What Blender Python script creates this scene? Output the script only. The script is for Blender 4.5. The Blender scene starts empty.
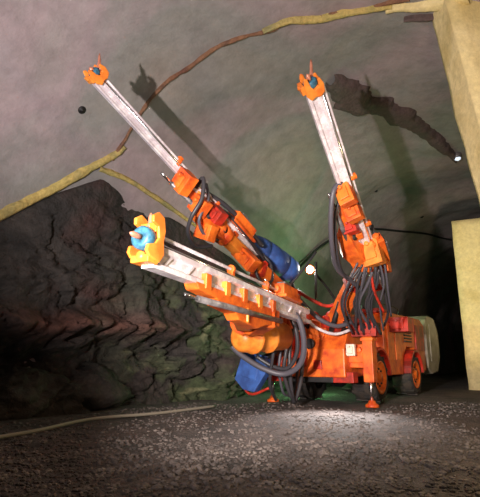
import bpy, bmesh, math, random
from mathutils import Vector, Matrix, noise
from mathutils.bvhtree import BVHTree
random.seed(7)
C = bpy.context.scene.collection
V = Vector
R = math.radians
sc = bpy.context.scene

# ------------------------------------------------------------------ camera
PITCH = R(13.1); F = 480.0
CAM = V((0, 0, 1.0))
cd = bpy.data.cameras.new('camera'); cam = bpy.data.objects.new('camera', cd); C.objects.link(cam)
cam.location = CAM; cam.rotation_euler = (R(90) + PITCH, 0, 0)
cd.sensor_fit = 'HORIZONTAL'; cd.sensor_width = 36; cd.lens = 36 * F / 480; cd.clip_end = 200
sc.camera = cam
sc.view_settings.view_transform = 'Standard'; sc.view_settings.look = 'None'
sc.view_settings.gamma = 1; sc.view_settings.exposure = 0.0; sc.view_settings.use_curve_mapping = False

def ray(px, py):
    u = (px - 240) / F; v = (248.5 - py) / F
    return V((u, math.cos(PITCH) - v * math.sin(PITCH), math.sin(PITCH) + v * math.cos(PITCH)))
def at(px, py, d):            # a point of the place, d metres in front of the viewer
    return CAM + ray(px, py) * d

# tunnel frame: s across (to the right), t along, z up ; the gallery runs 35 degrees to the right
TA = R(35); A_ = V((math.sin(TA), math.cos(TA), 0)); L_ = V((math.cos(TA), -math.sin(TA), 0))
def tun(s, t, z): return L_ * s + A_ * t + V((0, 0, z))

# ------------------------------------------------------------------ materials
def mat(name, col, rough=.6, metal=0, dirt=None, dirt_amt=.5, scale=3.0, bump=0.0, bscale=30, emit=None, estr=0, spec=None):
    m = bpy.data.materials.new(name); m.use_nodes = True
    nt = m.node_tree; N = nt.nodes; K = nt.links; b = N['Principled BSDF']
    b.inputs['Base Color'].default_value = (*col, 1); b.inputs['Roughness'].default_value = rough
    b.inputs['Metallic'].default_value = metal
    if spec is not None: b.inputs['Specular IOR Level'].default_value = spec
    tc = N.new('ShaderNodeTexCoord')
    if dirt:
        n = N.new('ShaderNodeTexNoise'); n.inputs['Scale'].default_value = scale; n.inputs['Detail'].default_value = 8
        n.inputs['Roughness'].default_value = .65
        K.new(tc.outputs['Object'], n.inputs['Vector'])
        r = N.new('ShaderNodeValToRGB'); r.color_ramp.elements[0].position = .5 - .25 * dirt_amt; r.color_ramp.elements[1].position = .62
        r.color_ramp.elements[0].color = (*dirt, 1); r.color_ramp.elements[1].color = (*col, 1)
        K.new(n.outputs['Fac'], r.inputs['Fac']); K.new(r.outputs['Color'], b.inputs['Base Color'])
    if bump:
        n2 = N.new('ShaderNodeTexNoise'); n2.inputs['Scale'].default_value = bscale; n2.inputs['Detail'].default_value = 6
        K.new(tc.outputs['Object'], n2.inputs['Vector'])
        bp = N.new('ShaderNodeBump'); bp.inputs['Strength'].default_value = bump; bp.inputs['Distance'].default_value = .05
        K.new(n2.outputs['Fac'], bp.inputs['Height']); K.new(bp.outputs['Normal'], b.inputs['Normal'])
    if emit:
        b.inputs['Emission Color'].default_value = (*emit, 1); b.inputs['Emission Strength'].default_value = estr
    return m

def rock_mat(name, cols, scale, bump=.6, bscale=6, rough=.85, fine=None, dist=.15):
    """several rock colours mixed by noise at two scales"""
    m = bpy.data.materials.new(name); m.use_nodes = True
    nt = m.node_tree; N = nt.nodes; K = nt.links; b = N['Principled BSDF']; b.inputs['Roughness'].default_value = rough
    tc = N.new('ShaderNodeTexCoord')
    n = N.new('ShaderNodeTexNoise'); n.inputs['Scale'].default_value = scale; n.inputs['Detail'].default_value = 5; n.inputs['Distortion'].default_value = .6
    K.new(tc.outputs['Object'], n.inputs['Vector'])
    r = N.new('ShaderNodeValToRGB'); el = r.color_ramp.elements
    while len(el) < len(cols): el.new(.5)
    for i, c in enumerate(cols):
        el[i].position = .3 + .4 * i / (len(cols) - 1); el[i].color = (*c, 1)
    K.new(n.outputs['Fac'], r.inputs['Fac'])
    n3 = N.new('ShaderNodeTexNoise'); n3.inputs['Scale'].default_value = scale * 9; n3.inputs['Detail'].default_value = 8; n3.inputs['Roughness'].default_value = .7
    K.new(tc.outputs['Object'], n3.inputs['Vector'])
    r3 = N.new('ShaderNodeValToRGB'); r3.color_ramp.elements[0].position = .3; r3.color_ramp.elements[1].position = .7
    lo = fine or .6
    r3.color_ramp.elements[0].color = (lo, lo, lo, 1); r3.color_ramp.elements[1].color = (1.15, 1.15, 1.15, 1)
    K.new(n3.outputs['Fac'], r3.inputs['Fac'])
    mx = N.new('ShaderNodeMix'); mx.data_type = 'RGBA'; mx.blend_type = 'MULTIPLY'; mx.inputs['Factor'].default_value = 1
    K.new(r.outputs['Color'], mx.inputs['A']); K.new(r3.outputs['Color'], mx.inputs['B']); K.new(mx.outputs['Result'], b.inputs['Base Color'])
    n2 = N.new('ShaderNodeTexNoise'); n2.inputs['Scale'].default_value = bscale; n2.inputs['Detail'].default_value = 10; n2.inputs['Roughness'].default_value = .6
    K.new(tc.outputs['Object'], n2.inputs['Vector'])
    bp = N.new('ShaderNodeBump'); bp.inputs['Strength'].default_value = bump; bp.inputs['Distance'].default_value = dist
    K.new(n2.outputs['Fac'], bp.inputs['Height']); K.new(bp.outputs['Normal'], b.inputs['Normal'])
    return m

M = dict(
    orange=mat('orange_paint', (.95, .2, .022), .42, dirt=(.5, .04, .012), dirt_amt=.75, scale=3.4, bump=.1, bscale=9),
    amber=mat('amber_paint', (.98, .33, .045), .42, dirt=(.72, .17, .02), dirt_amt=.4, scale=3),
    red=mat('red_paint', (.68, .035, .015), .45, dirt=(.22, .02, .012), dirt_amt=.4, scale=3),
    steel=mat('bright_steel', (.95, .9, .93), .38, .1, dirt=(.66, .58, .63), dirt_amt=.2, scale=5),
    grey=mat('grey_steel', (.3, .28, .29), .45, .5, dirt=(.1, .09, .09), dirt_amt=.5, scale=5),
    chrome=mat('chrome', (.85, .85, .87), .18, 1),
    dark=mat('dark_steel', (.035, .032, .035), .55, .3, dirt=(.012, .011, .011), scale=5),
    rubber=mat('tyre_rubber', (.022, .022, .024), .8, dirt=(.06, .045, .035), dirt_amt=.3, scale=6, bump=.3),
    hose=mat('hose_rubber', (.04, .038, .045), .42),
    hose2=mat('grey_hose_rubber', (.085, .08, .1), .45),
    blue=mat('blue_paint', (.05, .14, .46), .5, dirt=(.03, .07, .24), dirt_amt=.4, scale=3),
    teal=mat('teal_rubber', (.05, .2, .3), .5, dirt=(.02, .09, .16), dirt_amt=.4, scale=14),
    panel=mat('beige_paint', (.4, .36, .29), .6, dirt=(.22, .2, .13), dirt_amt=.7, scale=3),
    brass=mat('bit_metal', (.7, .28, .18), .4, .4),
    white=mat('white_paint', (.9, .75, .62), .4),
    lamp=mat('lamp_glass', (1, 1, 1), .2, emit=(1, .96, .85), estr=30),
    roof_lamp=mat('roof_lamp_glass', (.8, .85, .95), .3, emit=(.75, .85, 1), estr=.9),
    cable=mat('cable_rubber', (.015, .016, .015), .7),
    pale_cable=mat('pale_cable', (.28, .25, .2), .6),
    concrete=rock_mat('sprayed_concrete', [(.20, .23, .235), (.33, .285, .285), (.37, .29, .305), (.28, .27, .26), (.33, .29, .26)], .22, .45, 2.2, fine=.78, dist=.12),
    rock=rock_mat('rough_rock', [(.05, .035, .03), (.1, .075, .062), (.17, .09, .07), (.06, .07, .05), (.1, .13, .07)], .55, .9, 3.5, fine=.4, dist=.2),
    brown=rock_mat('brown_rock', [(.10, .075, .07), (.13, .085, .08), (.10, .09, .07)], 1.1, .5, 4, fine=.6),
    yellow=rock_mat('yellow_plaster', [(.78, .62, .28), (.85, .7, .36), (.66, .52, .22)], .8, .3, 3, fine=.8),
    seam=rock_mat('yellow_seam', [(.50, .42, .14), (.62, .46, .15), (.34, .30, .13)], 1.3, .5, 7, fine=.6),
    crack=rock_mat('rust_seam', [(.17, .07, .045), (.3, .15, .08), (.12, .06, .045)], 1.8, .5, 7, fine=.6),
    gravel=rock_mat('gravel_floor', [(.07, .062, .058), (.13, .105, .098), (.18, .14, .127)], 1.1, 1.0, 16, fine=.45, dist=.1),
    stone=rock_mat('gravel_stone', [(.06, .055, .055), (.14, .115, .108), (.27, .23, .21)], 2.7, .4, 20, fine=.8),
)

# ------------------------------------------------------------------ mesh building
class MB:
    def __init__(s): s.v = []; s.f = []; s.sm = []
    def add(s, vs, fs, smooth=False):
        o = len(s.v); s.v += [V(p) for p in vs]
        for f in fs: s.f.append([i + o for i in f]); s.sm.append(smooth)
        return s
    def box(s, c, h, X=V((1, 0, 0)), Y=V((0, 1, 0)), Z=V((0, 0, 1)), taper=1.0):
        c = V(c); vs = []
        for z in (-1, 1):
            k = taper if z > 0 else 1
            for x, y in ((-1, -1), (1, -1), (1, 1), (-1, 1)):
                vs.append(c + X * (x * h[0] * k) + Y * (y * h[1] * k) + Z * (z * h[2]))
        return s.add(vs, [(3, 2, 1, 0), (4, 5, 6, 7), (0, 1, 5, 4), (1, 2, 6, 5), (2, 3, 7, 6), (3, 0, 4, 7)])
    def cyl(s, p0, p1, r0, r1=None, n=16):
        p0 = V(p0); p1 = V(p1); r1 = r0 if r1 is None else r1
        return s.lathe(p0, (p1 - p0), [(0, r0), (1, r1)], n, caps=True)
    def lathe(s, p0, ax, prof, n=20, caps=True):
        """prof = (fraction along ax, radius)"""
        p0 = V(p0); ax = V(ax); d = ax.normalized(); u = d.orthogonal().normalized(); w = d.cross(u)
        vs = []; fs = []
        for (k, r) in prof:
            for i in range(n):
                a = 2 * math.pi * i / n
                vs.append(p0 + ax * k + u * (r * math.cos(a)) + w * (r * math.sin(a)))
        for j in range(len(prof) - 1):
            for i in range(n):
                fs.append((j * n + i, j * n + (i + 1) % n, (j + 1) * n + (i + 1) % n, (j + 1) * n + i))
        if caps:
            fs.append(tuple(range(n - 1, -1, -1))); fs.append(tuple((len(prof) - 1) * n + i for i in range(n)))
        return s.add(vs, fs, True)
    def tube(s, pts, r, n=8, res=6, rf=None):
        pts = [V(p) for p in pts]
        q = smooth_path(pts, res)
        vs = []; fs = []; prev = None
        for i, p in enumerate(q):
            d = (q[min(i + 1, len(q) - 1)] - q[max(i - 1, 0)]).normalized()
            u = d.orthogonal().normalized() if prev is None else (prev - d * prev.dot(d)).normalized()
            prev = u; w = d.cross(u); rr = r * (rf(i / (len(q) - 1)) if rf else 1)
            for k in range(n):
                a = 2 * math.pi * k / n; vs.append(p + u * (rr * math.cos(a)) + w * (rr * math.sin(a)))
        for j in range(len(q) - 1):
            for k in range(n):
                fs.append((j * n + k, j * n + (k + 1) % n, (j + 1) * n + (k + 1) % n, (j + 1) * n + k))
        fs.append(tuple(range(n - 1, -1, -1))); fs.append(tuple((len(q) - 1) * n + k for k in range(n)))
        return s.add(vs, fs, True)
    def prism(s, poly, O, X, Y, Z, t):
        """polygon (x,y) in the plane O,X,Y extruded +-t along Z"""
        n = len(poly); vs = [O + X * x + Y * y - Z * t for x, y in poly] + [O + X * x + Y * y + Z * t for x, y in poly]
        fs = [tuple(range(n - 1, -1, -1)), tuple(range(n, 2 * n))] + [(i, (i + 1) % n, n + (i + 1) % n, n + i) for i in range(n)]
        return s.add(vs, fs)
    def ring(s, c, ax, ro, ri, h, n=24):
        return s.lathe(V(c) - V(ax) * h, V(ax) * (2 * h), [(0, ri), (0, ro), (1, ro), (1, ri), (0, ri)], n, caps=False)
    def build(s, name, m, parent=None, bevel=0.0):
        me = bpy.data.meshes.new(name)
        vs = s.v
        if parent is not None:
            inv = root_matrix(parent).inverted(); vs = [inv @ v for v in s.v]
        me.from_pydata([tuple(v) for v in vs], [], s.f)
        for p, q in zip(me.polygons, s.sm): p.use_smooth = q
        bm = bmesh.new(); bm.from_mesh(me); bmesh.ops.recalc_face_normals(bm, faces=bm.faces); bm.to_mesh(me); bm.free()
        me.materials.append(M[m] if isinstance(m, str) else m)
        o = bpy.data.objects.new(name, me); C.objects.link(o)
        if parent is not None: o.parent = parent
        if bevel:
            b = o.modifiers.new('bevel', 'BEVEL'); b.width = bevel; b.segments = 2; b.limit_method = 'ANGLE'; b.angle_limit = R(50)
        return o

def root_matrix(o):
    m = Matrix.Identity(4)
    while o is not None:
        m = Matrix.LocRotScale(o.location, o.rotation_euler, o.scale) @ m; o = o.parent
    return m
def smooth_path(p, res):
    if len(p) < 3: return p
    q = []
    for i in range(len(p) - 1):
        a = p[max(i - 1, 0)]; b = p[i]; c = p[i + 1]; d = p[min(i + 2, len(p) - 1)]
        for k in range(res):
            t = k / res
            q.append(.5 * ((2 * b) + (c - a) * t + (2 * a - 5 * b + 4 * c - d) * t * t + (3 * b - a - 3 * c + d) * t ** 3))
    q.append(p[-1]); return q
def thing(name, label, cat, loc, rz=0, group=None):
    o = bpy.data.objects.new(name, None); C.objects.link(o); o.location = loc; o.rotation_euler = (0, 0, rz)
    o['label'] = label; o['category'] = cat
    if group: o['group'] = group
    return o
def tag(o, label, cat, group=None, kind=None):
    o['label'] = label; o['category'] = cat
    if group: o['group'] = group
    if kind: o['kind'] = kind
    return o
def struct(o, label, cat='rock wall'):
    o['kind'] = 'structure'; o['label'] = label; o['category'] = cat; return o
def frame(d, up=V((0, 0, 1))):
    d = V(d).normalized(); x = d.cross(up).normalized(); z = x.cross(d).normalized(); return d, x, z
def fbm(p, sc_, oct=4): return noise.fractal(V(p) * sc_, 1.0, 2.0, oct)

# ------------------------------------------------------------------ the setting
# vaulted roof and walls
SC, HW, SPR, RISE = -3.0, 6.2, 2.4, 5.7
def vault_grid():
    mb = MB(); na = 90; tt = [-9 + i * .45 for i in range(130)]
    prof = [(SC - HW, z) for z in (-.3, .6, 1.5)]
    prof += [(SC - HW * math.cos(a), SPR + RISE * math.sin(a)) for a in [math.pi * k / na for k in range(na + 1)]]
    prof += [(SC + HW, z) for z in (1.5, .6, -.3)]
    vs = []
    for t in tt:
        for (s, z) in prof:
            n = V((SC - s, 0, max(0, SPR - z) * 0 + (SPR - z if z > SPR else 0)))
            n = V((SC - s, 0, -(z - SPR) * 1.1 if z > SPR else 0)).normalized()
            d = .22 * fbm((s, t, z), .28) + .07 * fbm((s + 9, t, z), 1.1)
            vs.append(tun(s + n.x * d, t, z + n.z * d))
    k = len(prof); fs = [(j * k + i, j * k + i + 1, (j + 1) * k + i + 1, (j + 1) * k + i) for j in range(len(tt) - 1) for i in range(k - 1)]
    mb.add(vs, fs, True); return mb
vm = vault_grid(); ceil_o = vm.build('ceiling', 'concrete'); struct(ceil_o, 'vaulted tunnel roof of mottled grey sprayed concrete', 'ceiling')
bvh = BVHTree.FromPolygons([tuple(v) for v in vm.v], vm.f)
def hit(px, py, off=0.0):
    d = ray(px, py).normalized(); p, n, i, t = bvh.ray_cast(CAM, d)
    if n.dot(d) > 0: n = -n
    return p + n * off, n

# floor
fl = MB(); nx, ny = 120, 150
vs = []
for j in range(ny + 1):
    for i in range(nx + 1):
        s = -9.3 + 12.7 * i / nx; t = -9 + 56 * (j / ny) ** 1.25
        vs.append(tun(s, t, .045 * fbm((s, t, 0), .6) - .03))
fl.add(vs, [(j * (nx + 1) + i, j * (nx + 1) + i + 1, (j + 1) * (nx + 1) + i + 1, (j + 1) * (nx + 1) + i) for j in range(ny) for i in range(nx)], True)
struct(fl.build('floor', 'gravel'), 'dark gravel tunnel floor', 'floor')

# end walls of the gallery
for nm, t in (('wall_back', -8.8), ('wall_far', 46)):
    w = MB(); g = 24; vs = []
    for j in range(g + 1):
        for i in range(g + 1):
            s = SC - HW - .3 + (2 * HW + .6) * i / g; z = -.3 + 9 * j / g
            vs.append(tun(s, t + .4 * fbm((s, t, z), .5), z))
    w.add(vs, [(j * (g + 1) + i, j * (g + 1) + i + 1, (j + 1) * (g + 1) + i + 1, (j + 1) * (g + 1) + i) for j in range(g) for i in range(g)], True)
    struct(w.build(nm, 'brown'), 'dark rock end wall of the tunnel ' + ('behind the viewer' if t < 0 else 'far behind the rig'))

# rough rock wall on the left, below the sprayed concrete: overhanging ledges
def rock_top(t):
    # height of its upper edge along the gallery
    k = [(-9, 2.6), (3, 2.7), (4.2, 3.2), (4.67, 3.62), (5.74, 4.5), (6.6, 5.05), (7.3, 4.95), (8.2, 4.85), (9.5, 4.7), (10.2, 4.55), (12.2, 4.2), (14, 3.6), (20, 2.8), (50, 2.4)]
    for (a, b), (c, d) in zip(k, k[1:]):
        if a <= t <= c: return b + (d - b) * (t - a) / (c - a)
    return 2.4
def hsh(p): return (math.sin(p.x * 12.9898 + p.y * 78.233 + p.z * 37.719) * 43758.5453) % 1.0
def bell(x, m, w): return math.exp(-((x - m) / w) ** 2)
def mixc(a, b, f): f = max(0, min(1, f)); return tuple(p + (q - p) * f for p, q in zip(a, b))
rw = MB(); nt_, nz = 520, 120; vs = []; rcol = []
for j in range(nt_ + 1):
    t = -8.5 + 40 * j / nt_
    top = rock_top(t)
    for i in range(nz + 1):
        k = i / nz; z = -.25 + (top + .25) * k
        sv = SC - HW * math.sqrt(max(0, 1 - (max(0, z - SPR) / RISE) ** 2)) if z > SPR else SC - HW
        w3 = V((t * .8 + .5 * fbm((t, z, 1), .8), z * 1.15 + .4 * fbm((t, z, 5), .9), 0))
        ds, ps = noise.voronoi(w3, distance_metric='DISTANCE')
        w4 = w3 * 2.9; d2, p2 = noise.voronoi(w4, distance_metric='DISTANCE')
        blk = hsh(ps[0]); blk2 = hsh(p2[0])
        # each block is a tilted facet
        fac = (w3.x - ps[0].x) * (hsh(ps[0] * 3) - .5) + (w3.y - ps[0].y) * (hsh(ps[0] * 5) - .2)
        fac2 = (w4.x - p2[0].x) * (hsh(p2[0] * 3) - .5) + (w4.y - p2[0].y) * (hsh(p2[0] * 5) - .3)
        out = .75 + .3 * fbm((t, z, 0), .5) + .42 * (blk - .5) + .5 * fac + .15 * (blk2 - .5) + .16 * fac2 + .05 * fbm((t, z, 2), 5)
        out -= .14 * math.exp(-((ds[1] - ds[0]) / .07) ** 2) + .05 * math.exp(-((d2[1] - d2[0]) / .1) ** 2)
        ledz = 1.75 + .25 * fbm((t, 0, 3), .4); lw = bell(t, 6.2, 3.2)
        out += (bell(z, ledz, .22) * .6 - bell(z, ledz - .75, .5) * .5) * lw
        e = min(1, (1 - k) / .42)
        out = out * e ** .9 - (.12 if i == nz else 0) + (.04 if i < nz else 0)
        vs.append(tun(sv + out, t, z))
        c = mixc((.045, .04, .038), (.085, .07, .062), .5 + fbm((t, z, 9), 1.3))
        c = mixc(c, (.15, .065, .045), bell(z, ledz + .05, .28) * lw * .9 * (.7 + fbm((t, z, 4), 1.5)))
        c = mixc(c, (.13, .05, .045), max(0, fbm((t, z, 14), .7)) * 1.2 * (1 if z > 2.3 else .3))
        gr = bell(t, 10.3, 2.3) * (1 if z < 2.4 else bell(z, 2.4, .8)) * max(0, min(1, .15 + 2.6 * fbm((t, z * .8, 21), 1.5)))
        c = mixc(c, (.10, .135, .06), gr * .85)
        c = mixc(c, (.3, .3, .16), max(0, fbm((t, z, 31), 3.1) - .25) * 2.5 * gr)
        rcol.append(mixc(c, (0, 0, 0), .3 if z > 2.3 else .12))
rw.add(vs, [(j * (nz + 1) + i, j * (nz + 1) + i + 1, (j + 1) * (nz + 1) + i + 1, (j + 1) * (nz + 1) + i) for j in range(nt_) for i in range(nz)], True)
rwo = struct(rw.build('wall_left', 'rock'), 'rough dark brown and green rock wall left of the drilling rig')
ca = rwo.data.color_attributes.new('rock_colour', 'FLOAT_COLOR', 'POINT')
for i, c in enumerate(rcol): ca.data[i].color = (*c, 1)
_nt = M['rock'].node_tree; _at = _nt.nodes.new('ShaderNodeAttribute'); _at.attribute_name = 'rock_colour'
_mx = [n for n in _nt.nodes if n.bl_idname == 'ShaderNodeMix'][0]; _nt.links.new(_at.outputs['Color'], _mx.inputs['A'])

# strips of yellow and rust-red rock running over the roof: raised irregular ribs
def rib_strip(name, pix, widths, m, lift=.05):
    pts = []; nor = []
    for (x, y) in pix:
        p, n = hit(x, y); pts.append(p); nor.append(n)
    q = smooth_path(pts, 10); mb = MB(); vs = []; W = 8
    for i, p in enumerate(q):
        f = i / (len(q) - 1) * (len(pts) - 1); a = min(int(f), len(pts) - 2)
        n = nor[a].lerp(nor[a + 1], f - a).normalized(); w = widths[a] + (widths[a + 1] - widths[a]) * (f - a)
        d = (q[min(i + 1, len(q) - 1)] - q[max(i - 1, 0)]).normalized(); sd = d.cross(n).normalized()
        w *= .8 + .5 * abs(fbm(p, 2.2)); c = p + sd * (.12 * w * fbm(p, 1.7))
        for k in range(W + 1):
            u = k / W * 2 - 1
            b = c + sd * (u * w)
            loc, nn, ii, dd = bvh.find_nearest(b)
            if nn.dot(n) < 0: nn = -nn
            h = (lift * (1 - u ** 4) + .03 * fbm(b, 3)) if abs(u) < 1 else -.05
            vs.append(loc + nn * h)
    mb.add(vs, [(j * (W + 1) + i, j * (W + 1) + i + 1, (j + 1) * (W + 1) + i + 1, (j + 1) * (W + 1) + i) for j in range(len(q) - 1) for i in range(W)], True)
    return mb.build(name, m)
struct(rib_strip('trim_1', [(-30, 232), (0, 215), (40, 194), (80, 173), (112, 156), (124, 146)], [.14, .13, .13, .12, .09, .05], 'seam', .1), 'yellow seam of rock slanting up from the left edge', 'rock seam')
struct(rib_strip('trim_2', [(98, 168), (112, 173), (130, 181), (155, 197), (182, 216), (196, 226)], [.07, .09, .08, .08, .07, .04], 'seam', .1), 'thin yellow branch of the seam running down to the rig', 'rock seam')
struct(rib_strip('trim_3', [(112, 160), (124, 140), (146, 104), (166, 82), (190, 66), (214, 48), (236, 38), (262, 32), (290, 21), (330, 14), (380, 4), (410, -2)], [.04, .03, .035, .045, .05, .055, .05, .045, .05, .055, .05, .04], 'crack', .07), 'rust red seam winding across the tunnel roof', 'rock seam')
struct(rib_strip('trim_4', [(262, 30), (285, 20), (310, 18), (335, 14), (365, 9), (392, 4)], [.03, .06, .09, .09, .07, .05], 'seam', .12), 'yellow patch along the roof seam at top', 'rock seam')
struct(rib_strip('trim_5', [(385, 8), (410, 6), (442, 2), (470, -4)], [.08, .13, .16, .16], 'yellow', .12), 'broad yellow roof band meeting the pier at top right', 'rock seam')
struct(rib_strip('trim_6', [(404, 18), (420, 16), (438, 15)], [.03, .07, .06], 'brown', .13), 'short dark scar below the yellow roof band', 'rock seam')
# brown raised band standing in for a roof shadow right of the upright feed
struct(rib_strip('trim_7', [(330, 78), (345, 90), (360, 104), (376, 104), (390, 110), (410, 120), (430, 134), (448, 150), (456, 158)], [.18, .5, .5, .42, .4, .42, .3, .16, .05], 'brown', .2), 'dark brown raised band standing in for a shadow on the roof right of the upright drill feed', 'shadow band')

# yellow piers at the right
def pier(name, base, w, dpt, h, lab, lean=None, rz=0):
    mb = MB(); nz = 26; n = 40; vs = []
    cx, cy = base
    for j in range(nz + 1):
        z = h * j / nz; dx = lean(z) if lean else 0
        for i in range(n):
            a = i / n * 4; sd = int(a); f = a - sd
            x, y = [(-1 + 2 * f, -1), (1, -1 + 2 * f), (1 - 2 * f, 1), (-1, 1 - 2 * f)][sd]
            p = V((x * w, y * dpt, 0)); p = V((p.x * math.cos(rz) - p.y * math.sin(rz), p.x * math.sin(rz) + p.y * math.cos(rz), 0))
            p = p + V((cx + dx, cy, z - .15)); r = .035 * fbm(p, 1.2)
            vs.append(p + V((x * r, y * r, 0)))
    fs = [(j * n + i, j * n + (i + 1) % n, (j + 1) * n + (i + 1) % n, (j + 1) * n + i) for j in range(nz) for i in range(n)]
    fs.append(tuple(nz * n + i for i in range(n)))
    mb.add(vs, fs, True)
    o = mb.build(name, 'yellow'); return struct(o, lab, 'pier')
pier('wall_right', (9.5, 17.6), 1.3, .5, 6.35, 'pale yellow plastered pier standing behind the rig at right', rz=R(-26))
# the nearer curved yellow wall that arches into the roof
def lean2(z):
    k = [(0, .85), (3.63, .42), (5.46, .13), (7.8, -.17), (10, -.45)]
    for (a, b), (c, d) in zip(k, k[1:]):
        if a <= z <= c: return b + (d - b) * (z - a) / (c - a)
    return -.45
pier('wall_arch', (5.52, 8.35), 1.3, .35, 9.0, 'pale yellow arched wall rising into the roof at the right edge', lean=lean2)

# rock bolts
for k, (x, y, r, lab) in enumerate([(82, 110, .085, 'dark round bolt plate in the roof left of the raised drill feed'),
                                    (376, 191, .07, 'small dark bolt plate in the roof just right of the upright feed cradle'),
                                    (422, 217, .085, 'large dark bolt plate in the wall above the sagging cable'),
                                    (130, 118, .05, 'tiny dark bolt plate under the raised drill feed')]):
    p, n = hit(x, y)
    m = MB(); m.lathe(p - n * .05, n * .10, [(0, r), (.6, r), (.8, r * .7), (.85, r * .35), (1, r * .3)], 12)
    tag(m.build('rock_bolt', 'dark'), lab, 'rock bolt', 'bolt plates in the roof')

# roof lamp by the yellow wall
p, n = hit(457, 154)
t_ = thing('roof_lamp', 'small pale lamp on the roof beside the yellow arched wall', 'lamp', p)
m = MB(); m.lathe(p - n * .05, n * .2, [(0, .13), (.8, .15), (1, .12)], 14); m.build('housing', 'grey', t_)
m = MB(); m.lathe(p + n * .14, n * .1, [(0, .11), (.6, .1), (1, .04)], 14); m.build('lamp_glass', 'roof_lamp', t_)

# sagging cable on the wall behind the rig
m = MB(); m.tube([hit(x, y, .14)[0] for x, y in [(262, 282), (286, 274), (302, 260), (316, 246), (336, 234), (356, 229), (376, 227), (400, 229), (425, 232), (446, 237), (470, 240)]], .05, 8)
tag(m.build('wall_cable', 'cable'), 'black cable sagging along the green-lit wall behind the rig', 'cable')

# pale hose on the floor at left
fp = []
for x, y in [(-40, 444), (0, 437), (40, 430), (80, 421), (110, 417), (150, 414), (185, 410), (215, 406)]:
    r_ = ray(x, y); k = -(1.0 - .03) / r_.z; q = CAM + r_ * k; fp.append(q)
m = MB(); m.tube(fp, .028, 8)
tag(m.build('floor_cable', 'pale_cable'), 'pale cable lying on gravel along the foot of the left wall', 'cable')

# ------------------------------------------------------------------ the drilling rig
RO = V((1.77, 11.9, 0))
rig = thing('drilling_rig', 'large orange three-boom tunnel drilling rig with raised feeds on jacks', 'drilling rig', RO, -TA)
rig['label'] = 'large orange three-boom drilling rig standing on jacks in the tunnel'
X, Y, Z = L_, A_, V((0, 0, 1))
def lc(x, y, z): return RO + X * x + Y * y + Z * z
def rb(mb, c, h, taper=1): return mb.box(lc(*c), h, X, Y, Z, taper)
def part(name, mb, m, par=rig, bevel=.012, label=None):
    o = mb.build(name, m, par, bevel)
    if label: o['label'] = label
    return o

# chassis
m = MB(); rb(m, (0, 3.6, .72), (.62, 3.9, .22)); rb(m, (0, .3, .9), (.55, .35, .3))
part('chassis', m, 'dark')
# front body with boom pedestals
m = MB()
m.prism([(-.35, .62), (.75, .62), (.75, 1.55), (.35, 1.75), (-.1, 1.62), (-.35, 1.25)], lc(0, 0, 0), Y, Z, X, .95)
front = part('front_body', m, 'orange', bevel=.03)
for x in (-.28, .12):
    m = MB(); m.lathe(lc(x, -.32, 1.38), -Y * .12, [(0, .11), (.8, .13), (1, .11)], 16); part('socket', m, 'dark', front)
for x, z in ((-.75, 1.0), (-.5, 1.2), (-.1, .95), (.3, .9)):
    m = MB(); rb(m, (x, -.37, z), (.1, .04, .1)); part('bracket', m, 'red', front, .01)
# front beam between jacks
m = MB(); rb(m, (0, -.12, .62), (1.1, .14, .12)); part('front_beam', m, 'red')
# mid body: operator deck
m = MB()
m.prism([(.8, .9), (2.3, .9), (2.3, 1.7), (1.9, 2.1), (1.2, 2.1), (.8, 1.75)], lc(0, 0, 0), Y, Z, X, .8)
deck = part('operator_deck', m, 'red', bevel=.03)
# arched fenders and side body
def fender(yc, x0, x1, mt):
    mb = MB(); pts = []
    for k in range(11):
        a = math.pi * (.02 + .96 * k / 10); pts.append((yc - math.cos(a) * .72, .58 + math.sin(a) * .74))
    for k in range(10, -1, -1):
        a = math.pi * (.02 + .96 * k / 10); pts.append((yc - math.cos(a) * .65, .58 + math.sin(a) * .67))
    mb.prism(pts, lc((x0 + x1) / 2, 0, 0), Y, Z, X, (x1 - x0) / 2)
    return part('fender', mb, mt, bevel=.01)
for yc in (1.41, 4.57):
    fender(yc, .72, 1.2, 'red'); fender(yc, -1.2, -.72, 'red')
# engine body (rear) with side doors
m = MB()
m.prism([(2.2, .6), (3.75, .6), (3.85, 1.1), (4.2, 1.38), (4.9, 1.38), (5.25, 1.1), (5.35, .7), (6.3, .65), (6.3, 2.15), (5.9, 2.32), (2.9, 2.32), (2.2, 1.95)], lc(0, 0, 0), Y, Z, X, 1.02)
eng = part('engine_body', m, 'orange', bevel=.03)
for y0 in (2.7, 3.35):
    m = MB(); rb(m, (1.035, y0, 1.5), (.02, .27, .5)); d_ = part('side_door', m, 'orange', eng, .01)
m = MB(); rb(m, (1.04, 5.6, 1.7), (.02, .45, .4)); part('side_door', m, 'red', eng, .01)
for k in range(6):
    m = MB(); rb(m, (1.05, 4.3 + .0, 1.55 + k * .09), (.02, .35, .02)); part('louvre', m, 'dark', eng, .004)
m = MB(); rb(m, (.45, 3.1, 2.38), (.35, .5, .06)); part('hatch', m, 'red', eng)
m = MB(); m.cyl(lc(-.4, 4.5, 2.3), lc(-.4, 4.5, 2.75), .07); part('exhaust_pipe', m, 'dark', eng)
m = MB()
for y0 in (2.45, 2.46):
    pass
m.tube([lc(.95, 2.4, 2.2), lc(.95, 2.4, 2.5), lc(.95, 3.8, 2.5), lc(.95, 3.8, 2.2)], .02, 6, 4); part('handrail', m, 'dark', eng)
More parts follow.
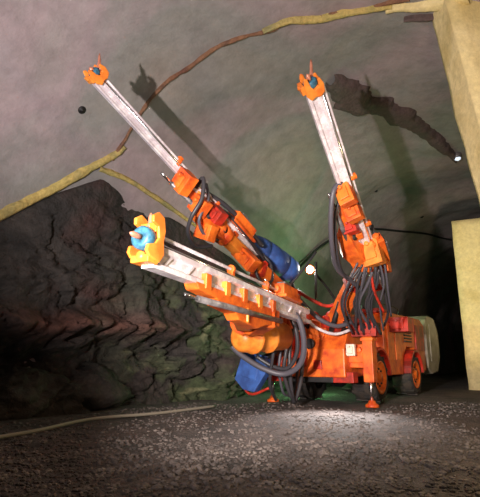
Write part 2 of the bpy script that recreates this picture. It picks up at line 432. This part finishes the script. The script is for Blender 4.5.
# pale rear counterweight with chamfered outline
m = MB()
m.prism([(6.3, .75), (6.7, .55), (7.5, .62), (7.95, 1.1), (7.95, 1.95), (7.45, 2.45), (6.7, 2.5), (6.3, 2.35)], lc(0, 0, 0), Y, Z, X, 1.1)
cw = part('rear_counterweight', m, 'panel', bevel=.03, label='beige chamfered rear body')
m = MB(); m.prism([(6.65, .95), (7.45, .95), (7.7, 1.2), (7.7, 1.85), (7.35, 2.2), (6.65, 2.2)], lc(1.11, 0, 0), Y, Z, X, .02); part('side_panel', m, 'panel', cw, .008)

# wheels
def wheel(x, yc, r=.58, w=.3):
    sg = 1 if x > 0 else -1; c = lc(x, yc, r)
    mb = MB(); ax = X * sg
    mb.lathe(c - ax * w, ax * 2 * w, [(0, r * .55), (0, r * .86), (.1, r * .97), (.28, r), (.72, r), (.9, r * .97), (1, r * .88), (1, r * .66), (.85, r * .6), (.2, r * .5), (0, r * .55)], 36, caps=False)
    for k in range(20):   # tread lugs
        a = 2 * math.pi * k / 20; d = Y * math.cos(a) + Z * math.sin(a); tg = -Y * math.sin(a) + Z * math.cos(a)
        mb.box(c + d * r * .995 + ax * (w * .45 * (1 if k % 2 else -1)), (w * .5, .035, .022), ax, tg, d)
    o = part('wheel', mb, 'rubber', bevel=0)
    mb = MB()
    mb.lathe(c - ax * w * .3, ax * w * 1.32, [(0, r * .5), (.85, r * .68), (1, r * .7), (1, r * .62), (.8, r * .5), (.84, r * .26), (1.0, r * .2), (1.02, .01)], 28, caps=False)
    part('rim', mb, 'orange', o, 0, 'orange wheel rim')
    for k in range(8):
        a = 2 * math.pi * k / 8; q = c + (Y * math.cos(a) + Z * math.sin(a)) * r * .36 + ax * w * .5
        mb = MB(); mb.cyl(q, q + ax * .12, .025, n=6)
        part('wheel_nut', mb, 'dark', o, 0)
for yc in (1.41, 4.57):
    for x in (-.85, .85): wheel(x, yc)
    m = MB(); m.cyl(lc(-.8, yc, .58), lc(.8, yc, .58), .13); m.lathe(lc(-.3, yc, .58), X * .6, [(0, .1), (.3, .26), (.7, .26), (1, .1)]); part('axle', m, 'dark')

# stabiliser jacks at the front
def jack(x, y=0., ztop=1.45):
    mb = MB(); rb(mb, (x, y, 1.02), (.12, .12, .5)); rb(mb, (x, y, 1.46), (.15, .15, .04))
    o = part('jack', mb, 'orange', bevel=.02, label='orange jack leg')
    mb = MB(); mb.cyl(lc(x, y, .08), lc(x, y, .7), .045); part('jack_rod', mb, 'chrome', o, 0, 'chrome rod')
    mb = MB(); mb.lathe(lc(x, y, -.01), Z * .14, [(0, .15), (.35, .15), (.6, .09), (1, .07)], 18); part('jack_foot', mb, 'orange', o, 0)
    mb = MB(); s_ = 1 if x > 0 else -1
    mb.box(lc(x - s_ * .3, y, 1.05), (.3, .08, .1), X, Y, Z); part('outrigger_arm', mb, 'orange', o, .015)
jack(1.4, 0); jack(-1.15, 0)
# ---- feeds: long drill feed beams with head, rails, cradle, carriage
def feed(p0, p1, h, up, headsize, cradle_from, hoff=(0, 0), cl=.42, cdeep=1.0, ro=.15, hz=1.0, hl=1.0, sp=1.25, rails='steel'):
    """p0 front end, p1 rear end (world)"""
    d, x, z = frame(p1 - p0, up); L = (p1 - p0).length
    # hollow profile beam
    mb = MB(); w = h * .62
    prof = [(-w, -h), (w, -h), (w, -h * .55), (w * .55, -h * .35), (w * .55, h * .35), (w, h * .55), (w, h), (w * .45, h), (w * .45, h * .7), (-w * .45, h * .7), (-w * .45, h), (-w, h), (-w, h * .55), (-w * .55, h * .35), (-w * .55, -h * .35), (-w, -h * .55)]
    mb.prism(prof, p0 + d * L / 2, x, z, d, L / 2)
    fb = part('feed_beam', mb, rails, bevel=.006, label='bright steel feed beam')
    # cross ribs bolted in the waist of the beam
    for sgn in (-1, 1):
        n = int(L / .5)
        for k in range(n):
            c = p0 + d * (.3 + k * .5) + x * (sgn * w * .6)
            mb = MB(); mb.prism([(-.09, -h * .42), (-.03, -h * .42), (.11, h * .42), (.05, h * .42)], c, d, z, x, w * .2)
            part('beam_rib', mb, 'steel', fb, 0)
    # sliding rods above the beam
    for sgn in (-1, 1):
        mb = MB(); mb.cyl(p0 + z * (h + .015) + x * (sgn * w * .72), p1 + z * (h + .015) + x * (sgn * w * .72), .022, n=8); part('slide_rail', mb, 'chrome', fb, 0)
    # head: two cheek plates, centraliser ring, lower claw, spike
    H = headsize; c = p0 + d * (-.02 + hoff[0]) + z * hoff[1]
    mb = MB()
    outline = [(-.5, -.95), (.2, -1.1), (.5, -.7), (.42, -.1), (.5, .4), (.35, 1.0), (-.05, 1.15), (-.42, .9), (-.4, .6), (-.02, .5), (0.05, 0), (-.15, -.3), (-.62, -.45), (-.7, -.75)]
    for sgn in (-1, 1):
        mb.prism([(a * H * .62 * hl, b * H * .62 * hz) for a, b in outline], c + x * (sgn * H * .3) + z * H * .25, d, z, x, H * .05)
    mb.box(c + z * (-.38 * H * hz) - d * .04, (H * .3, H * .22, H * .1), x, d, z)
    mb.box(c + z * (.55 * H * hz) + d * .05 * H, (H * .28, H * .1, H * .14), x, d, z)
    hd = part('drill_head', mb, 'amber', bevel=.012, label='amber front head of the feed')
    mb = MB(); cc = c + z * H * .2 - d * H * .02
    mb.lathe(cc, -d * (H * .36), [(0, H * .12), (0, H * .3), (.3, H * .33), (.8, H * .33), (1, H * .27), (1, H * .12), (.3, H * .1)], 20, caps=False)
    part('centraliser', mb, 'teal', hd, 0, 'teal round rod centraliser')
    mb = MB(); mb.lathe(cc - d * (-.1), -d * (H * .95), [(0, .028), (.6, .028), (.63, .038), (.9, .034), (1, .012)], 10); part('drill_bit', mb, 'brass', hd, 0)
    mb = MB(); mb.lathe(cc + V((0, 0, H * .25)) + d * H * .1, V((0, 0, H * sp)), [(0, H * .13), (.35, H * .12), (.5, H * .08), (.8, H * .07), (1, H * .03)], 10)
    mb.lathe(cc + V((0, 0, H * .25)) + x * H * .2 + d * H * .1, V((0, 0, H * sp * .72)) - x * H * .05, [(0, H * .06), (1, H * .03)], 8); part('spike', mb, 'brass', hd, 0)
    mb = MB(); mb.lathe(c - z * (H * .3) - d * H * .16, -d * H * .16, [(0, H * .16), (1, H * .12)], 12); part('stinger_pad', mb, 'amber', hd, 0)
    # drill rod held above the beam
    mb = MB(); mb.cyl(p0 + z * (h + ro), p0 + d * (L * .72) + z * (h + ro), .026, n=10); part('drill_rod', mb, 'steel', label='pale drill rod')
    # rock drill on its carriage near the rear
    rd0 = p0 + d * (L * .72) + z * (h + .17)
    mb = MB(); mb.box(rd0 + d * .35, (.13, .36, .12), x, d, z); mb.box(rd0 + d * .35 - z * .12, (.2, .42, .03), x, d, z)
    mb.cyl(rd0 - d * .12, rd0, .07); mb.cyl(rd0 + d * .7, rd0 + d * .95, .085)
    dr = part('rock_drill', mb, 'orange', bevel=.015)
    mb = MB(); mb.box(rd0 + d * .3 + z * .14, (.09, .16, .04), x, d, z); part('valve_block', mb, 'grey', dr, .01)
    for k in (.38, .62):    # rod supports
        q = p0 + d * L * k
        mb = MB(); mb.box(q + z * (h + .06), (.05, .04, .09), x, d, z); mb.ring(q + z * (h + ro), d, .07, .03, .03, 14); part('rod_support', mb, 'orange', None or rig, .006)
    # cradle under the beam
    a = cradle_from; mb = MB(); q0 = p0 + d * L * a; q1 = p0 + d * L * (a + cl)
    mid = (q0 + q1) / 2; half = (q1 - q0).length / 2
    mb.prism([(a_, b_ * cdeep) for a_, b_ in [(-half, .02), (-half * .95, -.08), (-half * .62, -.12), (-half * .55, -.2), (-half * .2, -.25), (-half * .12, -.34), (half * .35, -.4), (half * .6, -.3), (half, -.26), (half, .02)]], mid - z * h, d, z, x, w * 1.25)
    cr = part('feed_cradle', mb, 'orange', bevel=.02)
    for k in range(5):
        mb = MB(); mb.box(q0.lerp(q1, (k + .5) / 5) - z * (h * .55), (w * 1.5, .07, h * .75), x, d, z); part('slide_bracket', mb, 'amber' if k % 2 else 'orange', cr, .012)
    mb = MB(); mb.cyl(q0 - z * (h + .22) + x * w * 1.5, q1 - z * (h + .16) + x * w * 1.5, .045); part('feed_cylinder', mb, 'grey', cr, 0)
    mb = MB(); mb.cyl(q0 - z * (h + .22) + x * w * 1.5 - d * .3, q0 - z * (h + .22) + x * w * 1.5, .025); part('piston_rod', mb, 'chrome', cr, 0)
    # hose drum end sheave
    mb = MB(); mb.lathe(p1 - x * .05, x * .1, [(0, .12), (.2, .16), (.5, .12), (.8, .16), (1, .12)], 18); part('hose_sheave', mb, 'red')
    # hose bundle along the beam
    for k in range(2):
        o_ = -x * (w + .05 + .05 * k) + z * (.02 + .05 * k)
        mb = MB(); mb.tube([p0 + d * L * f + o_ - z * (.05 * math.sin(f * 9 + k)) for f in (.3, .42, .55, .68, .8, .93, 1.0)], .022, 8); part('feed_hose', mb, 'hose', bevel=0)
    return d, x, z, L

def boom(pm, pj, r, up=V((0, 0, 1)), lift_off=-.35):
    """telescopic box boom from the mount pm to the joint pj"""
    d, x, z = frame(pj - pm, up); L = (pj - pm).length
    mb = MB(); mb.prism([(-r, -r * .8), (-r * .8, -r), (r * .8, -r), (r, -r * .8), (r, r * .8), (r * .8, r), (-r * .8, r), (-r, r * .8)], pm + d * L * .33, x, z, d, L * .33)
    b = part('boom', mb, 'orange', bevel=.015)
    mb = MB(); k = r * .78; mb.prism([(-k, -k), (k, -k), (k, k), (-k, k)], pm + d * L * .8, x, z, d, L * .2); part('boom_extension', mb, 'amber', b, .015)
    mb = MB(); mb.box(pm + d * L * .64, (r * 1.18, .06, r * 1.18), x, d, z); part('boom_collar', mb, 'red', b, .012)
    mb = MB(); mb.cyl(pm - x * r * 1.6, pm + x * r * 1.6, r * .9, n=20); mb.cyl(pm - z * r * 1.8, pm + z * r * 1.5, r * .8, n=20); part('boom_pivot', mb, 'red', b, .01)
    # lift cylinders below
    for sg in (-1, 1):
        a0 = pm + z * lift_off + x * sg * r * .9; a1 = pm + d * L * .6 - z * r * 1.05 + x * sg * r * .6; mid = a0.lerp(a1, .6)
        mb = MB(); mb.cyl(a0, mid, .06); part('lift_cylinder', mb, 'dark', b, 0)
        mb = MB(); mb.cyl(mid, a1, .033); part('piston_rod', mb, 'chrome', b, 0)
    # joint head with rotation unit
    mb = MB(); mb.lathe(pj - d * .18, d * .42, [(0, r * 1.0), (.1, r * 1.35), (.45, r * 1.35), (.5, r * 1.1), (.6, r * 1.1), (.65, r * 1.3), (.95, r * 1.3), (1, r * .9)], 24)
    j = part('rotation_unit', mb, 'orange', bevel=.008)
    for i in range(8):
        a = 2 * math.pi * i / 8; q = pj + d * .2 + (x * math.cos(a) + z * math.sin(a)) * r * .75
        mb = MB(); mb.cyl(q, q + d * .07, .025, n=6); part('flange_bolt', mb, 'dark', j, 0)
    return d, x, z

# feed and boom positions (world metres)
f2a, f2b = at(148, 256, 5.7), at(306, 317, 10.2)
f1a, f1b = at(95, 80, 7.4), at(262, 262, 11.0)
f3a, f3b = at(311, 87, 7.6), at(378, 286, 11.2)
D2 = feed(f2a, f2b, .145, V((0, 0, 1)), .44, .17, (0, .1), .52, 1.0, sp=.55)
D1 = feed(f1a, f1b, .072, V((.6, .1, 1)), .27, .40, (-.0, .02), .42, .9, .07, .8, 1.5)
D3 = feed(f3a, f3b, .118, V((1, -.25, .45)), .34, .44, (.02, -.06), .42, 1.0, .07, .68, 1.6)

j2 = at(246, 322, 8.9); m2 = lc(-.62, -.28, 1.62)
j1 = at(222, 234, 9.9); m1 = lc(-.1, .25, 1.95)
j3 = at(366, 262, 10.4); m3 = lc(.62, -.1, 1.85)
boom(m2, j2, .19); boom(m1, j1, .15); boom(m3, j3, .17, V((.3, -1, .2)), .3)
# brackets joining the joints to the cradles
def link(p, q, w, mt='orange', nm='boom_head'):
    d, x, z = frame(q - p); mb = MB(); L = (q - p).length
    mb.prism([(-.08, -w), (L * .5, -w * 1.25), (L + .08, -w * .7), (L + .08, w * .7), (L * .5, w * 1.25), (-.08, w)], p, d, z, x, w * .8)
    o = part(nm, mb, mt, bevel=.02)
    for k in (.15, .85):
        mb = MB(); c = p.lerp(q, k); mb.cyl(c - x * w * 1.05, c + x * w * 1.05, w * .42); part('pivot_pin', mb, 'dark', o, 0)
def along(a, b, f, z, off): return a.lerp(b, f) - z * off
link(j2, along(f2a, f2b, .62, D2[2], .32), .2)
link(j2, along(f2a, f2b, .45, D2[2], .38), .16, 'amber')
link(j1, along(f1a, f1b, .58, D1[2], .28), .17)
link(j1, along(f1a, f1b, .72, D1[2], .2), .14, 'red')
link(j3, along(f3a, f3b, .62, D3[2], .3), .17)
link(j3, along(f3a, f3b, .78, D3[2], .2), .14, 'amber')
# rounded boom-base drum under the lower left feed
m = MB(); q = at(236, 338, 9.3); q2 = at(284, 336, 10.2); ax = q2 - q
m.lathe(q, ax, [(0, .14), (.05, .24), (.1, .28), (.3, .3), (.305, .33), (.36, .33), (.365, .3), (.6, .3), (.605, .33), (.66, .33), (.665, .3), (.97, .29), (1, .2)], 28)
part('swing_drum', m, 'amber', bevel=0, label='big amber rounded drum below the lower left feed')
link(q2, m2, .16, 'red', 'drum_arm')
# blue cylinder above the drum
m = MB(); a0 = at(228, 318, 8.9); a1 = at(284, 312, 10.0); m.lathe(a0, a1 - a0, [(0, .05), (.02, .08), (.45, .08), (.47, .055), (.6, .055), (.62, .1), (.98, .1), (1, .06)], 16); part('swing_cylinder', m, 'blue', bevel=0, label='blue cylinder above the amber drum')
# blue tank behind the upper left boom
m = MB(); a0 = at(252, 246, 11.3); a1 = at(290, 272, 12.2); m.lathe(a0, a1 - a0, [(-.12, .03), (-.05, .2), (.02, .30), (.2, .35), (.22, .32), (.26, .32), (.28, .35), (.7, .35), (.72, .32), (.76, .32), (.78, .35), (.98, .32), (1.05, .2), (1.1, .03)], 28)
tank = part('air_tank', m, 'blue', bevel=0, label='blue rounded tank behind the upper left boom')
m = MB(); m.tube([a1, at(294, 290, 12.2), lc(-.1, .6, 1.7)], .06, 8); part('tank_bracket', m, 'dark', tank, 0)
m = MB(); m.tube([at(262, 272, 11.1), at(276, 284, 11.4), at(290, 284, 11.5), at(304, 268, 11.6), at(316, 252, 11.8)], .03, 8); part('tank_hose', m, 'hose', tank, 0)
# blue plate box low at the left front
c = at(253, 371, 10.9); xx = (X + V((0, 0, -.25))).normalized(); zz = (Z + X * .25).normalized()
m = MB(); m.prism([(-.38, -.28), (-.3, .36), (.3, .42), (.42, .1), (.2, -.42), (-.1, -.44)], c, xx, zz, Y, .12)
bb = part('hose_guard', m, 'blue', bevel=.02, label='blue tilted guard box low at the front')
m = MB(); m.box(c - Y * .13, (.2, .01, .16), xx, Y, zz); part('guard_panel', m, 'blue', bb, .01)
m = MB(); m.tube([c + X * .2 + Z * .2, c + X * .5 + Z * .45 + Y * .2, lc(-.7, 0, 1.2)], .07, 8); part('guard_arm', m, 'dark', bb, 0)
m = MB(); m.tube([c - X * .4 - Z * .1, c - Z * .5 - X * .1, c + X * .42 - Z * .36], .03, 8); part('guard_pipe', m, 'red', bb, 0)

# hoses
def hose(pts, r, mt='hose', nm='hydraulic_hose'):
    mb = MB(); mb.tube([at(*p) if len(p) == 3 and not isinstance(p, V) else p for p in pts], r, 8); part(nm, mb, mt, bevel=0)
hose([(284, 306, 9.7), (298, 318, 9.6), (304, 342, 9.6), (300, 364, 9.7), (284, 374, 9.9), (262, 368, 10.0), (240, 354, 10.0), (232, 346, 10.0)], .06, 'hose2')
hose([(288, 312, 9.9), (296, 330, 9.8), (297, 352, 9.8), (288, 368, 9.9), (272, 366, 10.1), (256, 356, 10.2)], .045)
hose([(280, 318, 10.1), (276, 340, 10.0), (272, 362, 10.0), (270, 385, 10.2), (276, 400, 10.6)], .035)
hose([(290, 330, 10.2), (286, 352, 10.1), (284, 374, 10.1), (292, 398, 10.3), (296, 388, 10.8), (298, 360, 11.2)], .04)
hose([(296, 320, 10.4), (290, 345, 10.3), (290, 375, 10.2), (294, 402, 10.4), (301, 380, 10.7), (303, 350, 11)], .045)
hose([(282, 345, 10.4), (279, 368, 10.3), (283, 392, 10.4), (290, 396, 10.7)], .03, 'hose2')
# hose loops left of the upright boom
hose([(344, 180, 9.0), (334, 190, 8.9), (331, 215, 9.0), (332, 245, 9.3), (337, 268, 9.8), (350, 280, 10.2), (362, 290, 10.6)], .05, 'hose2')
hose([(342, 196, 9.2), (335, 215, 9.2), (336, 245, 9.4), (342, 272, 9.9), (356, 285, 10.4)], .035)
for k in range(13):
    x = 352 + k * 2.9; w = random.uniform(-6, 6)
    hose([(358 + k * 1.8, 262 + (k % 3) * 5, 10.2), (x - 2 + w, 284, 10.3), (x - 5 + w * 2, 306, 10.6), (350 + k * 2.8, 330 + (k % 2) * 4, 11.0)], .022 + .006 * (k % 3), 'hose' if k % 4 else 'hose2')
hose([(372, 225, 10.3), (378, 250, 10.2), (382, 280, 10.4), (388, 310, 10.8), (384, 326, 11.2)], .03)
hose([(376, 240, 10.4), (384, 262, 10.3), (388, 290, 10.5), (391, 316, 11)], .026, 'hose2')
hose([(370, 262, 10.2), (374, 290, 10.3), (384, 312, 10.6)], .03, 'red')
# hoses on the upper left boom
hose([(196, 188, 9.1), (203, 178, 9.0), (202, 198, 8.9), (192, 216, 8.9), (188, 232, 9.1), (196, 246, 9.5), (212, 246, 9.8)], .04)
hose([(206, 184, 9.3), (208, 200, 9.2), (199, 220, 9.1), (206, 236, 9.4), (222, 240, 9.9)], .032, 'hose2')
hose([(214, 206, 9.6), (230, 216, 9.8), (244, 232, 10.2), (258, 252, 10.7), (272, 272, 11.1)], .04)
hose([(208, 194, 9.5), (226, 206, 9.8), (246, 226, 10.3), (262, 246, 10.8)], .05)
hose([(258, 256, 10.6), (256, 272, 10.4), (263, 284, 10.4), (272, 280, 10.7), (270, 264, 10.9), (262, 254, 11)], .035)
hose([(272, 282, 10.9), (284, 292, 10.9), (292, 308, 11), (300, 322, 11.2)], .045)
# hoses spanning the front between booms
hose([(300, 300, 11), (318, 318, 10.9), (336, 326, 10.9), (352, 322, 11)], .05, 'hose2')
hose([(300, 308, 11), (314, 326, 10.9), (334, 334, 10.9), (350, 330, 11)], .035, 'steel')
hose([(296, 290, 11.3), (312, 300, 11.2), (328, 306, 11.2), (344, 300, 11.2)], .04, 'red')

# extra mechanical lumps: valve banks, brackets, guards
def lump(px, py, d, h, mt, nm, rz=0., lab=None):
    xx = X * math.cos(rz) + Z * math.sin(rz); zz = -X * math.sin(rz) + Z * math.cos(rz)
    mb = MB(); c = at(px, py, d); mb.box(c, h, xx, Y, zz); mb.box(c - Y * (h[1] + .02), (h[0] * .6, .03, h[2] * .6), xx, Y, zz); mb.cyl(c - Y * h[1] * 1.1 + zz * h[2] * .5, c - Y * (h[1] + .12) + zz * h[2] * .5, min(h[0], h[2]) * .25, n=10)
    part(nm, mb, mt, bevel=.012, label=lab)
lump(184, 182, 8.8, (.18, .12, .2), 'orange', 'pivot_bracket', -.8)
lump(200, 206, 9.2, (.17, .12, .17), 'orange', 'pivot_bracket', -.8)
lump(216, 214, 9.5, (.2, .12, .14), 'red', 'valve_bank', -.8)
lump(206, 232, 9.5, (.2, .12, .16), 'orange', 'pivot_bracket', -.4)
lump(246, 258, 10.2, (.3, .13, .15), 'orange', 'boom_housing', -.8)
lump(292, 300, 11.2, (.14, .12, .16), 'red', 'valve_bank', -.3)
lump(286, 322, 10.4, (.16, .12, .14), 'orange', 'pivot_bracket')
lump(293, 345, 11.2, (.18, .15, .3), 'red', 'boom_bracket')
lump(318, 330, 11.6, (.25, .15, .2), 'orange', 'boom_bracket', -.4)
lump(345, 312, 11.3, (.1, .15, .38), 'orange', 'boom_post')
lump(346, 195, 9.0, (.15, .12, .2), 'orange', 'pivot_bracket', .3)
lump(354, 214, 9.3, (.15, .12, .14), 'orange', 'pivot_bracket', .3)
lump(372, 252, 10.2, (.2, .14, .3), 'amber', 'boom_housing', .2)
lump(384, 258, 10.6, (.09, .12, .32), 'orange', 'cylinder_guard', .1)
lump(351, 228, 9.7, (.14, .12, .12), 'red', 'valve_bank', .2)
lump(366, 330, 11.2, (.3, .2, .16), 'red', 'boom_bracket')
lump(400, 325, 13.4, (.3, .3, .2), 'red', 'control_box')
lump(336, 350, 11.4, (.3, .1, .18), 'orange', 'front_guard')
lump(362, 356, 11.0, (.32, .1, .26), 'orange', 'front_guard')
lump(351, 350, 10.8, (.1, .05, .13), 'white', 'lamp_cover', 0, 'pale lamp cover')

# work lamps
lampp = at(311, 270, 12.6)
m = MB(); m.tube([lc(.1, 1.3, 1.9), lc(.05, 1.3, 2.6), lampp + Y * .12], .03, 8)
lp = part('lamp_post', m, 'dark', bevel=0)
m = MB(); m.lathe(lampp + Y * .1, -Y * .16, [(0, .04), (.3, .11), (1, .13)], 18); part('lamp_housing', m, 'orange', lp, 0)
m = MB(); m.lathe(lampp - Y * .05, -Y * .04, [(0, .1), (.6, .09), (1, .04)], 18); part('lamp_glass', m, 'lamp', lp, 0, 'lit white lamp')
# cable guard rail posts
for x in (316, 350):
    m = MB(); m.cyl(at(x, 300, 12.2), at(x, 262 if x == 316 else 280, 12.2), .03, n=8); part('guard_post', m, 'dark', bevel=0)

# ------------------------------------------------------------------ gravel
ico = bmesh.new(); bmesh.ops.create_icosphere(ico, subdivisions=1, radius=1); iv = [v.co.copy() for v in ico.verts]; ifc = [[v.index for v in f.verts] for f in ico.faces]; ico.free()
g = MB()
for k in range(9000):
    Yd = random.uniform(2.6, 12.5) if k % 3 else random.uniform(2.6, 7); Xd = random.uniform(-.55, .55) * Yd
    p = V((Xd, Yd, 0)); s = p.dot(L_); t = p.dot(A_)
    lx, ly = (p - RO).dot(L_), (p - RO).dot(A_)
    if s < -8.1 or (-1.6 < lx < 1.7 and ly > -.3) or (p.x > 3.7 and 7.6 < p.y < 9.2): continue
    r = random.uniform(.01, .028) * (1.5 if random.random() < .08 else 1)
    z = .045 * fbm((s, t, 0), .6) - .03
    sx, sy, sz = random.uniform(.7, 1.4), random.uniform(.7, 1.4), random.uniform(.5, .9); a = random.uniform(0, 3.14)
    vs = []
    for c in iv:
        q = V((c.x * sx, c.y * sy, c.z * sz)) * r * random.uniform(.8, 1.2)
        vs.append(V((p.x + q.x * math.cos(a) - q.y * math.sin(a), p.y + q.x * math.sin(a) + q.y * math.cos(a), z + r * .25 + q.z)))
    g.add(vs, ifc)
tag(g.build('gravel', 'stone'), 'loose grey gravel strewn over the tunnel floor', 'gravel', kind='stuff')

# ------------------------------------------------------------------ light
def lamp(kind, name, loc, energy, col, size=.2, aim=None, cone=80, blend=.5):
    d = bpy.data.lights.new(name, kind); o = bpy.data.objects.new(name, d); C.objects.link(o); o.location = loc
    d.energy = energy; d.color = col
    if kind == 'AREA': d.size = size
    else: d.shadow_soft_size = size
    if kind == 'SPOT': d.spot_size = R(cone); d.spot_blend = blend
    if aim is not None: o.rotation_euler = (V(aim) - V(loc)).to_track_quat('-Z', 'Y').to_euler()
    return o
# flood lamp low at the left, beside the viewer: throws the feed shadows on the roof
lamp('SPOT', 'flood_lamp', (-2.6, -.6, 1.35), 4200, (1, .88, .84), .07, aim=(2.4, 10.5, 7.2), cone=84, blend=.5)
# added warm fill that brightens the machine and feeds, no fixture behind it
lamp('SPOT', 'machine_fill', (-1.6, 1.2, 1.9), 3000, (1, .88, .78), .15, aim=(1.3, 10.6, 2.2), cone=58, blend=.7)
# green gallery lamp behind the rig
lamp('POINT', 'green_lamp', lc(-1.2, 4.2, 2.9), 150, (.42, 1, .45), .25)
lamp('POINT', 'green_floor_lamp', lc(-1.75, 3.0, .5), 60, (.3, 1, .35), .15)
# rig work lamps, and an added side fill between them
lamp('SPOT', 'rig_lamp', lc(1.0, -.65, 1.5), 1000, (1, .94, .92), .08, aim=lc(1.35, -1.9, 0), cone=86, blend=1)
lamp('SPOT', 'side_fill', (4.3, 5.0, 1.9), 800, (1, .82, .65), .15, aim=(5.0, 14, 1.4), cone=30, blend=.6)  # added fill to lift the wheels and rear body, not a lamp of the rig
lamp('POINT', 'rig_star', lampp - Y * .2, 45, (1, .95, .85), .08)
# warm lamp at right lighting the yellow walls
lamp('POINT', 'yellow_lamp', (3.6, 4.6, 2.6), 170, (1, .8, .45), .3)
lamp('SPOT', 'pier_lamp', (5.9, 10.4, 2.2), 1000, (1, .84, .5), .2, aim=(8.5, 17, 3.6), cone=50, blend=.6)
# cool lamp top left
lamp('SPOT', 'cool_lamp', (-3.2, 1.0, 1.0), 330, (.45, .82, 1), .4, aim=(-3.6, 6.5, 6), cone=90, blend=1)
w = bpy.data.worlds.new('world'); sc.world = w; w.use_nodes = True
w.node_tree.nodes['Background'].inputs['Color'].default_value = (.5, .55, .6, 1); w.node_tree.nodes['Background'].inputs['Strength'].default_value = .02
